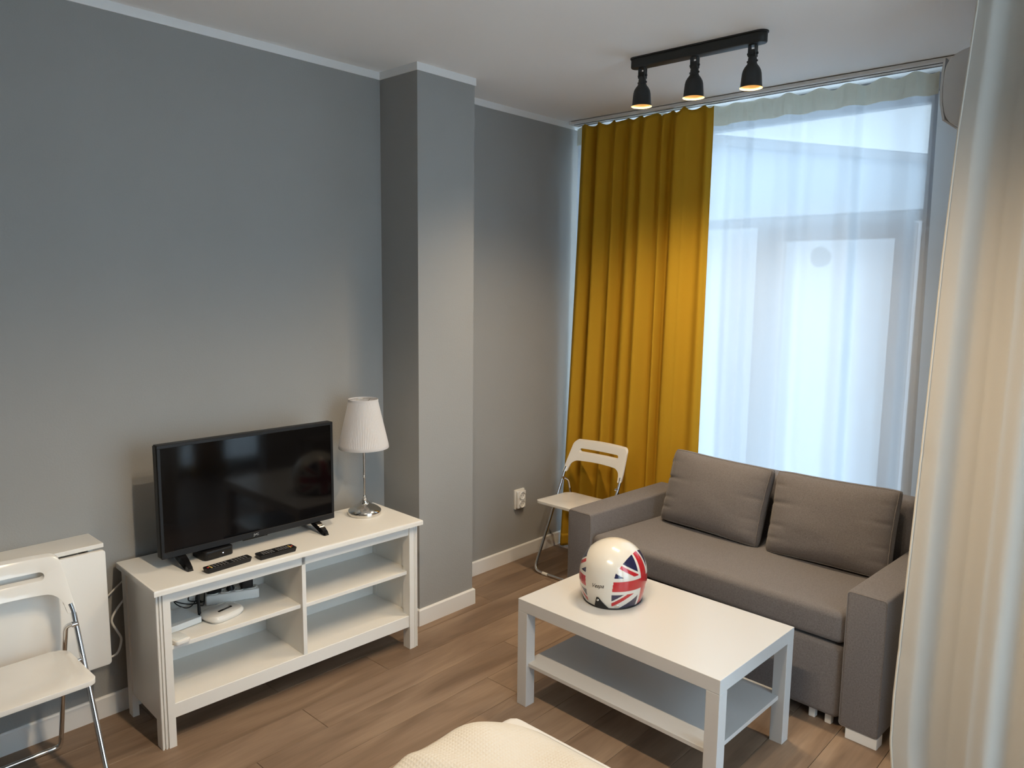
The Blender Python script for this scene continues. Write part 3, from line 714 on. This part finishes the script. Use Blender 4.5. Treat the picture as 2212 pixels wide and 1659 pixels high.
# ================================================================== FOLDING CHAIRS
def make_chair(label, loc, rz):
    c = thing('folding_chair', label, 'chair', loc, rz, 'white folding chairs')
    R = 0.0088; hx = 0.205
    def ty(z): return -0.22+0.36*z/0.76
    # front tubes + floor bar (one bent tube)
    obj('front_frame', tube(fillet([(-0.2005, ty(0.598), 0.598), (-hx, ty(0.575), 0.575), (-hx, -0.22, R+0.001), (hx, -0.22, R+0.001), (hx, ty(0.575), 0.575), (0.2005, ty(0.598), 0.598)], 0.05, 8), R, 14), 'chrome', c, smooth=60)
    # rear legs hinged below the backrest, floor bar at the back
    hz = 0.535; xr = 0.182
    obj('rear_frame', tube(fillet([(-hx+0.006, ty(hz)+0.004, hz), (-xr, ty(hz)+0.03, hz-0.015), (-xr, 0.20, 0.05), (-xr+0.0, 0.215, R+0.001), (xr, 0.215, R+0.001), (xr, 0.20, 0.05), (xr, ty(hz)+0.03, hz-0.015), (hx-0.006, ty(hz)+0.004, hz)], 0.045, 8), R*0.92, 14), 'chrome', c, smooth=60)
    for s in (-1, 1):
        obj('hinge_rivet', xf(lathe([(0, -0.008), (0.008, -0.008), (0.008, 0.008), (0, 0.010)], 16), (s*(hx-0.006), ty(hz)-0.006, hz), 0, 0, PI/2), 'chrome', c, smooth=40)
        obj('foot_pad', tube([(s*0.12-0.02, -0.22, 0.0095), (s*0.12+0.02, -0.22, 0.0095)], 0.0094, 12), 'plastm', c, smooth=60)
    # backrest: curved plastic panel with a long slot, wrapping the tubes
    outer = []
    W0, W1 = 0.213, 0.190
    def bpos(u, w, off):
        # u across in metres, w height above 0.575 in metres; off forward/back
        z = 0.575+w*0.92; y = ty(z)+0.020*(1-(u/0.21)**2)*(1 if True else 0)
        return Vector((u, y+off*0.90, z+off*0.35))
    def outline(r_scale=1.0):
        pts = []
        # right side up, over the top, left side down, then inner arch
        pts += [(0.213, 0.0), (0.211, 0.04), (0.203, 0.12)]
        for i in range(7):
            a = i/6*PI/2; pts.append((0.168+0.030*math.cos(a)-0.0, 0.165+0.035*math.sin(a)))
        n = 8
        for i in range(1, n): pts.append((0.168-0.336*i/n, 0.200+0.003*math.sin(PI*i/n)))
        for i in range(7):
            a = PI/2+i/6*PI/2; pts.append((-0.168+0.030*math.cos(a), 0.165+0.035*math.sin(a)))
        pts += [(-0.203, 0.12), (-0.211, 0.04), (-0.213, 0.0), (-0.187, 0.0), (-0.184, 0.02)]
        for i in range(7):
            a = i/6*PI/2; pts.append((-0.183+0.055*(1-math.cos(a)), 0.022+0.055*math.sin(a)))
        for i in range(1, n): pts.append((-0.128+0.256*i/n, 0.077+0.004*math.sin(PI*i/n)))
        for i in range(7):
            a = PI/2-i/6*PI/2; pts.append((0.183-0.055*(1-math.cos(a)), 0.022+0.055*math.sin(a)))
        pts += [(0.184, 0.02), (0.187, 0.0)]
        return pts
    slot = rrect(0.285, 0.028, 0.0138, 6, 0, 0.140)
    bm = bmesh.new()
    ov = [bm.verts.new((p[0], p[1], 0)) for p in outline()]; sv = [bm.verts.new((p[0], p[1], 0)) for p in slot]
    es = [bm.edges.new((ov[i], ov[(i+1) % len(ov)])) for i in range(len(ov))] + [bm.edges.new((sv[i], sv[(i+1) % len(sv)])) for i in range(len(sv))]
    bmesh.ops.triangle_fill(bm, edges=es, use_beauty=True)
    bmesh.ops.subdivide_edges(bm, edges=[e for e in bm.edges if e.calc_length() > 0.06], cuts=2)
    bmesh.ops.triangulate(bm, faces=bm.faces)
    bm.normal_update()
    fs = list(bm.faces); ret = bmesh.ops.extrude_face_region(bm, geom=fs)
    top = [v for v in ret['geom'] if isinstance(v, bmesh.types.BMVert)]
    for v in top: v.co.z = 0.021
    bmesh.ops.recalc_face_normals(bm, faces=bm.faces)
    sharp = [e for e in bm.edges if len(e.link_faces) == 2 and e.calc_face_angle(0) > 1.0]
    bmesh.ops.bevel(bm, geom=sharp, offset=0.0055, segments=3, affect='EDGES', profile=0.5, clamp_overlap=True)
    for v in bm.verts: v.co = bpos(v.co.x, v.co.y, v.co.z-0.0105)
    obj('backrest', from_bm(bm), 'plast', c, smooth=45)
    # seat: thin rounded panel, slightly dished
    sp = []
    for (x, y, r, a0) in ((0.172, -0.262, 0.030, -PI/2), (0.178, 0.072, 0.055, 0), (-0.178, 0.072, 0.055, PI/2), (-0.172, -0.262, 0.030, PI)):
        sx = 1 if x > 0 else -1; sy = 1 if y > 0 else -1
        for i in range(8):
            a = a0+PI/2*i/7; sp.append((x-sx*r+r*math.cos(a), y-sy*r+r*math.sin(a)))
    # bow the front and back edges a little
    sg = extrude_poly(sp, 0, 0.016)
    bm = to_bm(sg); bmesh.ops.triangulate(bm, faces=[f for f in bm.faces if len(f.verts) > 4])
    bmesh.ops.subdivide_edges(bm, edges=[e for e in bm.edges if e.calc_length() > 0.05], cuts=3)
    bmesh.ops.triangulate(bm, faces=bm.faces)
    sharp = [e for e in bm.edges if len(e.link_faces) == 2 and e.calc_face_angle(0) > 1.0]
    bmesh.ops.bevel(bm, geom=sharp, offset=0.005, segments=3, affect='EDGES', profile=0.5, clamp_overlap=True)
    for v in bm.verts:
        v.co.z += 0.436-0.006*(1-(v.co.x/0.18)**2)*(1-((v.co.y+0.09)/0.18)**2)-0.008*(v.co.y+0.1)/0.18
    obj('seat', from_bm(bm), 'plast', c, smooth=45)
    obj('seat_support', tube([(-hx, ty(0.425), 0.425), (hx, ty(0.425), 0.425)], 0.006, 10), 'chrome', c, smooth=60)
    return c
ch1 = make_chair('white folding chair by the hanging table leaf, cut off by the photo edge', (-0.158, -0.325, 0), 0.0)
ch2 = copy_tree(ch1); ch2.location = (2.757, -0.425, 0); ch2.rotation_euler = (0, 0, -PI/2)
ch2['label'] = 'white folding chair in the corner before the mustard curtain'

# ================================================================== SOCKET
sk = thing('wall_socket', 'double white wall socket on the grey wall near the corner', 'socket', (2.631, 0, 0.388))
def wally(g): return ([Vector((v.x, -v.z, v.y)) for v in g[0]], g[1])
obj('back_box', wally(extrude_poly(rrect(0.088, 0.124, 0.006, 4), 0, 0.012, 0.002)), 'plastm', sk, smooth=35)
obj('cover', wally(extrude_poly(rrect(0.074, 0.110, 0.008, 4), 0.011, 0.030, 0.004)), 'plastm', sk, smooth=35)
for zz in (0.025, -0.027):
    so = obj('socket_ring', wally(xf(lathe([(0.0245, 0.0290), (0.0245, 0.0370), (0.0215, 0.0375), (0.0200, 0.0315), (0.0, 0.0308)], 28), (0, zz, 0))), 'plastm', sk, smooth=40)
    obj('pin_hole', join(*[wally(xf(lathe([(0, 0.0318), (0.0028, 0.0318), (0.0028, 0.0308)], 10), (s*0.0095, zz, 0))) for s in (-1, 1)]), 'dark', so)

# ================================================================== SOFA
sf = thing('sofa', 'grey-brown two-seat sofa bed with square arms under the window', 'sofa', (2.086, -2.295, 0), -0.057)
SW = 1.544; AW = 0.147; SD = 0.82
for y0, lab in ((0.0, 'r'), (SW-AW, 'l')):
    a = obj('armrest', box(0.0, SD-0.01, y0, y0+AW, 0.041, 0.583, 0.012, 3), 'sofa', sf, smooth=40)
    obj('armrest_foot', box(0.004, 0.06, y0+0.003, y0+AW-0.028, 0.0, 0.042, 0.001, 1), 'plastm', a)
    obj('armrest_foot', box(SD-0.08, SD-0.02, y0+0.003, y0+AW-0.028, 0.0, 0.042, 0.001, 1), 'plastm', a)
    pts = rrect(0.534, AW-0.006, 0.012, 4)
    obj('seam', tube([(0.0022, y0+AW/2+p[1], 0.312+p[0]) for p in pts], 0.0016, 6, True), 'seam', a, smooth=60)
iy0, iy1 = AW+0.003, SW-AW-0.003
def seatg():
    bm = to_bm(box(0.008, 0.70, iy0, iy1, 0.352, 0.487))
    bmesh.ops.subdivide_edges(bm, edges=bm.edges, cuts=1, use_grid_fill=True)
    bm2 = to_bm(box(0.008, 0.70, iy0, iy1, 0.352, 0.487, 0.026, 5)); bm.free()
    bmesh.ops.triangulate(bm2, faces=[f for f in bm2.faces if f.calc_area() > 0.02])
    bmesh.ops.subdivide_edges(bm2, edges=[e for e in bm2.edges if e.calc_length() > 0.12], cuts=5, use_grid_fill=True)
    for v in bm2.verts:
        f = min(1, max(0, v.co.x/0.6))
        if v.co.z > 0.42: v.co.z -= 0.022*f + 0.006*(1-math.cos((v.co.y-iy0)/(iy1-iy0)*2*PI))*0.3*f
    return from_bm(bm2)
seat = obj('seat_cushion', box(0.008, 0.70, iy0, iy1, 0.352, 0.484, 0.030, 5), 'sofa', sf, smooth=50)
ts = seat.data
for v in ts.vertices:
    if v.co.z > 0.42: v.co.z -= 0.020*min(1, max(0, v.co.x/0.6))
obj('pull_out_front', box(0.018, 0.10, iy0+0.004, iy1-0.004, 0.045, 0.343, 0.026, 5), 'sofa', sf, smooth=50)
obj('base', box(0.08, 0.80, iy0, iy1, 0.10, 0.36, 0.005, 1), 'sofa', sf)
for y in (iy0+0.055, iy0+0.12, iy1-0.055, iy1-0.12):
    obj('glide_foot', box(0.05, 0.075, y-0.013, y+0.013, 0.0, 0.07, 0.002, 1), 'plastm', sf)
obj('backrest', box(0.665, SD, AW+0.004, SW-AW-0.004, 0.30, 0.785, 0.035, 5), 'sofa', sf, smooth=50)
obj('seat_crease', tube([(0.668, iy0+0.01, 0.462), (0.668, iy1-0.01, 0.462)], 0.004, 6), 'seam', sf)
def sofa_w(x, y, z):
    c, s = math.cos(-0.057), math.sin(-0.057); return (2.086+c*x-s*y, -2.295+s*x+c*y, z)

# back cushions
def cushion(label, loc, w, hgt, th, tilt, rz, seed, twist=0.0):
    cu = thing('back_cushion', label, 'cushion', loc, rz, 'loose back cushions on the sofa')
    n = 56
    def surf(side):
        def fn(i, j):
            u, v = i*2-1, j*2-1
            # outline: straight sides, slightly concave, with small ears at the corners
            ear = (abs(u)*abs(v))**8
            y = u*w/2*(1-0.030*(1-v*v)*abs(u)-0.030*ear); z = v*hgt/2*(1-0.035*(1-u*u)*abs(v)-0.045*ear)
            e = ((1-abs(u)**6)*(1-abs(v)**6))
            t = th*(0.34*max(0, e)**0.5+0.20*(1-u*u)*(1-v*v))
            # tension wrinkles from the right side seam and the corners
            wr = 0
            for (cv, st, L) in ((0.20, 1.0, 0.35), (-0.32, 0.7, 0.28), (0.62, 0.5, 0.25), (-0.62, 0.6, 0.25)):
                cv2 = cv+0.12*noise.noise(Vector((seed, cv*5, 0)))
                for sgn, k in ((1, 1.0), (-1, 0.45)):
                    du = (1-sgn*u)
                    wr -= k*st*0.0105*math.exp(-(du/L)**2)*math.exp(-((v-cv2-0.04*du*sgn)/(0.035+0.06*du))**2)*(1 if du > 0.02 else 0)
            wr += 0.0045*noise.noise(Vector((u*2.3+seed, v*2.3, 0.3)))*e
            x = side*(t+wr*(1 if side < 0 else 0.3))
            return (x, y, z)
        return fn
    tl = Matrix.Rotation(tilt, 4, 'Y') @ Matrix.Rotation(twist, 4, 'X')
    def place(g): return ([tl @ Vector(v)+Vector((0, 0, 0)) for v in g[0]], g[1])
    f = grid(n, n, surf(-1)); b = grid(n, n, surf(1))
    g = join(f, b); bm = to_bm(g); bmesh.ops.remove_doubles(bm, verts=bm.verts, dist=0.0006); g = from_bm(bm)
    obj('cover', place(g), 'sofa', cu, smooth=70)
    def seam(side):
        pts = []
        for k in range(120):
            a = k/120*4; s0 = int(a); tt = a-s0; m = 0.965
            u, v = [(-m+2*m*tt, -m), (m, -m+2*m*tt), (m-2*m*tt, m), (-m, m-2*m*tt)][s0]
            p = Vector(surf(side)((u+1)/2, (v+1)/2)); pts.append(p+Vector((side*0.001, 0, 0)))
        return tube(pts, 0.0018, 6, True)
    obj('piping', place(seam(-1)), 'seam', cu, smooth=60)
    obj('piping', place(seam(1)), 'seam', cu, smooth=60)
    return cu
cushion('left back cushion on the sofa, in front of the mustard curtain', sofa_w(0.545, 1.035, 0.654), 0.575, 0.395, 0.170, 0.30, -0.057-0.02, 3.1, 0.02)
cushion('right back cushion on the sofa, wrinkled toward its outer seam', sofa_w(0.545, 0.447, 0.654), 0.565, 0.400, 0.170, 0.28, -0.057+0.03, 8.7, -0.015)

# ================================================================== COFFEE TABLE
ct = thing('coffee_table', 'white square-legged coffee table with a low shelf', 'coffee table', (1.4079, -1.1072, 0), -0.0279)
obj('tabletop', box(0, 0.55, -0.90, 0, 0.40, 0.45, 0.0012, 1), 'table', ct)
for x in (0, 0.50):
    for y in (-0.90, -0.05):
        obj('leg', box(x, x+0.05, y, y+0.05, 0, 0.3995, 0.0012, 1), 'table', ct)
obj('shelf', box(0.012, 0.538, -0.875, -0.025, 0.170, 0.186, 0.001, 1), 'table', ct)

# ================================================================== HELMET
RH = 0.1335
hm = thing('scooter_helmet', 'cream open-face scooter helmet with union flag sides on the coffee table', 'helmet', (1.683, -1.375, 0.45), math.radians(-79.4))
hprof = [(0.0, 0.112), (0.012, 0.118), (0.035, 0.1255), (0.065, 0.1315), (0.095, 0.1340), (0.125, 0.1325), (0.150, 0.1270), (0.175, 0.1165), (0.198, 0.101), (0.217, 0.081), (0.231, 0.058), (0.240, 0.034), (0.2445, 0.012), (0.245, 0.0)]
hp = catmull([(r, z, 0) for z, r in hprof], 16)
arc = [0]
for a, b in zip(hp, hp[1:]): arc.append(arc[-1]+(b-a).length)
i0 = min(range(len(hp)), key=lambda i: abs(hp[i].y-0.100)); arc0 = arc[i0]
YS = 1.10
def white_half(z): return 0.050+0.10*max(0, z-0.02)+0.35*max(0, z-0.15)
def jack(u, v):
    H2 = 0.108; au, av = u, v
    RED, WHT, BLU = (0.42, 0.012, 0.018), (0.62, 0.60, 0.555), (0.010, 0.011, 0.05)
    if abs(v) < 0.0205 or abs(u) < 0.0205: return RED
    if abs(v) < 0.0335 or abs(u) < 0.0335: return WHT
    sx = 1 if u > 0 else -1; sy = 1 if v > 0 else -1
    # diagonal through origin with slope 0.62; signed distance, counter-changed red
    sl = 0.60; d = (abs(v)-sl*abs(u))/math.sqrt(1+sl*sl)
    k = sx*sy
    dd = d*k
    if -0.0150 < dd < 0.0: return RED
    if abs(d) < 0.0225: return WHT
    return BLU
NA = 440
V, F, COL = [], [], []
WH = (0.63, 0.60, 0.54)
for j, q in enumerate(hp):
    r, z = max(0.0, q.x), q.y
    for i in range(NA):
        a = 2*PI*i/NA; x, y = r*math.cos(a), r*math.sin(a)
        V.append(Vector((x, y*YS, z)))
        if abs(x) < white_half(z): COL.append(WH)
        else:
            aa = math.atan2(y, abs(x)); COL.append(jack(aa*RH*0.98+0.004, arc[j]-arc0))
def in_face(x, y, z): return y > 0.02 and z < 0.150-0.06*(x/0.13)**2 and z > -1 and (y > 0.055 or z < 0.02)
for j in range(len(hp)-1):
    for i in range(NA):
        a, b, c, d = j*NA+i, j*NA+(i+1) % NA, (j+1)*NA+(i+1) % NA, (j+1)*NA+i
        cx = (V[a]+V[b]+V[c]+V[d])/4
        if in_face(cx.x, cx.y, cx.z): continue
        F.append([a, b, c, d])
me = bpy.data.meshes.new('shell'); me.from_pydata([tuple(v) for v in V], [], F)
ca = me.color_attributes.new('print', 'FLOAT_COLOR', 'POINT')
flat = []
for c in COL: flat += [c[0], c[1], c[2], 1.0]
ca.data.foreach_set('color', flat)
me.materials.append(M['helmet']); me.polygons.foreach_set('use_smooth', [True]*len(me.polygons))
shell = bpy.data.objects.new('shell', me); C.objects.link(shell); shell.parent = hm; shell['label'] = 'glossy cream shell printed with the union flag'
# liner
lin = lathe([(r*0.93, z*0.955+0.004) for z, r in hprof], 48)
lin = ([Vector((v.x, v.y*YS, v.z)) for v in lin[0]], [f for f in lin[1] if not in_face(*(sum((lin[0][i] for i in f), Vector())/4))])
obj('liner', lin, basic('black_liner', (0.015, 0.015, 0.016), 0.9, bump=0.3, bscale=80), hm, smooth=60, fix=False)
def hsurf(x, z, off=0.0):  # point on the back of the shell at lateral x, height z
    for (z0, r0), (z1, r1) in zip(hprof, hprof[1:]):
        if z <= z1: r = r0+(r1-r0)*(z-z0)/(z1-z0); break
    r += off; return Vector((x, -math.sqrt(max(1e-6, r*r-x*x))*YS, z))
rim = [Vector((0.1135*math.cos(a), 0.1135*math.sin(a)*YS, 0.004)) for a in [2*PI*i/72 for i in range(72)]]
rim = [p for p in rim if p.y < 0.055]
rim.sort(key=lambda p: math.atan2(p.x, -p.y))
obj('rim_trim', tube(rim, 0.0042, 8), 'black', hm, smooth=60)
# black strap tab with stud
def tri(s, t):
    xl, xr = -0.020*(1-t)-0.004*t, 0.044*(1-t)+0.004*t
    p = hsurf(xl+(xr-xl)*s, 0.001+0.050*t, 0.0022); return p
tb = obj('strap_tab', grid(20, 16, tri), 'black', hm, smooth=60, fix=False, thick=0.002)
c0 = hsurf(0.001, 0.040, 0.0035)
obj('stud', xf(lathe([(0.0050, 0), (0.0046, 0.0016), (0.0025, 0.003), (0, 0.0034)], 20), c0, 0, PI/2), 'nickel', tb, smooth=60)
def plate(s, t): return hsurf(0.060+0.015*s, 0.012+0.010*t, 0.0012)
obj('snap_plate', grid(6, 4, plate), 'nickel', hm, smooth=60, fix=False, thick=0.0015)
tg = text_geo('Vespa', 0.0225, 0.35, 0.0008)
lo = obj('lettering', ([hsurf(v.x*0.98+0.0, 0.098+v.y+v.x*0.10, 0.0007+v.z*0.5) for v in tg[0]], tg[1]), basic('dark_badge', (0.03, 0.03, 0.03), 0.3), hm, fix=False)
lo['label'] = 'small dark script lettering Vespa'

# ================================================================== CEILING SPOT RAILS
def spot_rail(label, loc, rz, mark):
    t = thing('ceiling_spotlight_rail', label, 'ceiling light', loc, rz)
    pts = rrect(0.062, 0.630, 0.030, 8); pts2 = rrect(0.056, 0.622, 0.027, 8)
    obj('base', join(extrude_poly(pts, -0.006, 0.0, 0.001), extrude_poly(pts2, -0.045, -0.004, 0.006)), 'darkgrey', t, smooth=35)
    for k, y in enumerate((0.255, 0.0, -0.255)):
        hd = obj('lamp_shade', lathe([(0.0, -0.082), (0.010, -0.082), (0.0150, -0.086), (0.0172, -0.100), (0.0178, -0.114), (0.0205, -0.121), (0.0285, -0.131), (0.0350, -0.143), (0.0380, -0.155), (0.0395, -0.170), (0.0425, -0.205), (0.0455, -0.209), (0.0450, -0.2105)], 48, 0, y), 'darkgrey', t, smooth=35, fix=False)
        obj('inner_reflector', lathe([(0.0, -0.125), (0.018, -0.130), (0.028, -0.142), (0.0345, -0.155), (0.0378, -0.172), (0.0415, -0.205), (0.0450, -0.2105)], 48, 0, y), 'brass', hd, smooth=40, fix=False)
        obj('bulb', lathe([(0.0, -0.186), (0.012, -0.185), (0.022, -0.182), (0.027, -0.176), (0.024, -0.165), (0.015, -0.150), (0.012, -0.135), (0.0, -0.130)], 32, 0, y), 'bulb', hd, smooth=60)
        br = obj('bracket', join(lathe([(0.0, -0.043), (0.017, -0.043), (0.017, -0.050), (0.0, -0.050)], 24, 0, y),
                                 box(-0.014, 0.014, y-0.0155, y-0.0115, -0.092, -0.047, 0.0015, 1), box(-0.014, 0.014, y+0.0115, y+0.0155, -0.092, -0.047, 0.0015, 1)), 'darkgrey', t, smooth=35)
        obj('yoke', join(box(-0.012, 0.012, y-0.011, y+0.011, -0.090, -0.064, 0.003, 2)), 'darkgrey', br, smooth=35)
        obj('screw', join(*[xf(lathe([(0, 0), (0.005, 0), (0.005, 0.005), (0, 0.006)], 14), (0, y+s*0.017, -0.079), 0, -s*PI/2) for s in (-1, 1)],
                          *[xf(lathe([(0, 0), (0.004, 0), (0.004, 0.006), (0, 0.007)], 14), (0, y+s*0.016, -0.108), 0, -s*PI/2) for s in (-1, 1)]), 'darkgrey', br, smooth=35)
        ld = bpy.data.lights.new('spot_bulb_light', 'SPOT'); ld.energy = LAMP_W*mark; ld.color = LAMP_COL
        ld.spot_size = math.radians(146); ld.spot_blend = 0.75; ld.shadow_soft_size = 0.024
        lo = bpy.data.objects.new('spot_bulb_light', ld); C.objects.link(lo); lo.parent = t; lo.location = (0, y, -0.189)
    return t
spot_rail('black ceiling rail with three lit bottle-shaped spots above the sofa', (2.203, -1.352, HC), 0.02, 1.0)
spot_rail('black ceiling rail with three lit spots above the bed foot, out of frame', (0.38, -1.98, HC), 0.0, 1.5)

# ================================================================== AIR CONDITIONER
ac = thing('air_conditioner', 'white wall air conditioner seen end-on beside the divider curtain', 'air conditioner', (2.10, YA, 2.21))
def acprof(x):  # y toward the room (+), z up
    return None
ap = [(0.0, 0.0), (0.075, 0.002), (0.120, 0.012), (0.160, 0.030), (0.185, 0.058), (0.196, 0.100), (0.200, 0.150), (0.199, 0.200), (0.190, 0.232), (0.165, 0.255), (0.125, 0.268), (0.06, 0.272), (0.0, 0.272)]
pr = catmull([(y, z, 0) for y, z in ap], 5)
poly = [(p.x, p.y) for p in pr]
def along_x(g): return ([Vector((v.z, v.x, v.y)) for v in g[0]], g[1])
obj('body', along_x(extrude_poly(poly, 0, 0.80, 0.004)), 'acgrey', ac, smooth=35)
fp = [(0.1945, 0.048), (0.2060, 0.100), (0.2095, 0.150), (0.2085, 0.205), (0.2045, 0.246), (0.1985, 0.247), (0.2000, 0.205), (0.2010, 0.150), (0.1975, 0.100), (0.1880, 0.050)]
obj('front_panel', along_x(extrude_poly(fp, 0.004, 0.796, 0.001)), 'acgrey', ac, smooth=35)
obj('side_slot', join(box(-0.0015, 0.004, 0.104, 0.112, 0.165, 0.250), box(-0.0015, 0.004, 0.108, 0.122, 0.128, 0.140), box(-0.0015, 0.004, 0.112, 0.120, 0.070, 0.108)), 'dark', ac)
obj('outlet_flap', along_x(extrude_poly([(0.060, -0.004), (0.115, 0.004), (0.158, 0.022), (0.160, 0.026), (0.114, 0.009), (0.060, 0.001)], 0.03, 0.77, 0.0006)), 'plastm', ac, smooth=35)

# ================================================================== BED
bd = thing('bed', 'bed with white fitted sheet, its corner in the foreground', 'bed', (0.0, -2.7, 0))
obj('frame', box(-0.69, 0.72, -1.0, 0.99, 0.10, 0.28, 0.01, 2), 'lacq', bd)
for x in (-0.62, 0.60):
    for y in (-0.92, 0.92): obj('leg', box(x-0.03, x+0.03, y-0.03, y+0.03, 0, 0.10, 0.003, 1), 'lacq', bd)
ms = obj('mattress', box(-0.70, 0.742, -1.0, 1.010, 0.28, 0.505, 0.05, 6), 'sheet', bd, smooth=50)
dvt = thing('bed_cover', 'cream waffle bed cover lying rumpled over the mattress corner', 'bedspread', (0.0, -2.7, 0.505))
CX, CY, CRD = 0.690, 1.040, 0.20      # free corner of the cover (local) and its plan radius
def cov(i, j):
    x = -0.73+i*(CX+0.73); y = -0.95+j*(CY+0.95)
    # map the square sheet to a plan with one rounded corner
    qx, qy = x-(CX-CRD), y-(CY-CRD)
    if qx > 0 and qy > 0:
        m = max(qx, qy); L = math.hypot(qx, qy); k = m/L; x = CX-CRD+qx*k; y = CY-CRD+qy*k
        d = CRD-math.hypot(x-(CX-CRD), y-(CY-CRD))
    else: d = min(CX-x, CY-y)
    d = max(0.0, d)
    roll = 1-math.exp(-(d/0.035)**1.3)              # puffy rolled edge
    z = 0.006+0.040*roll
    over = max(0.0, y-(1.01-0.012))                  # the part that hangs over the long side
    z -= 3.2*over*(1-roll*0.3)
    z += roll*(0.014*noise.noise(Vector((x*3.1, y*3.1, 1.0)))+0.008*noise.noise(Vector((x*9, y*6, 3.0))))
    z += roll*0.016*math.exp(-((x-0.40+0.45*(y-0.85))/0.035)**2)
    z += roll*0.020*math.exp(-((x-0.50)**2+(y-0.93)**2)/0.012)
    return (x, y, max(z, -0.10))
obj('cloth', grid(130, 160, cov), 'duvet', dvt, smooth=80, fix=False, thick=0.006)
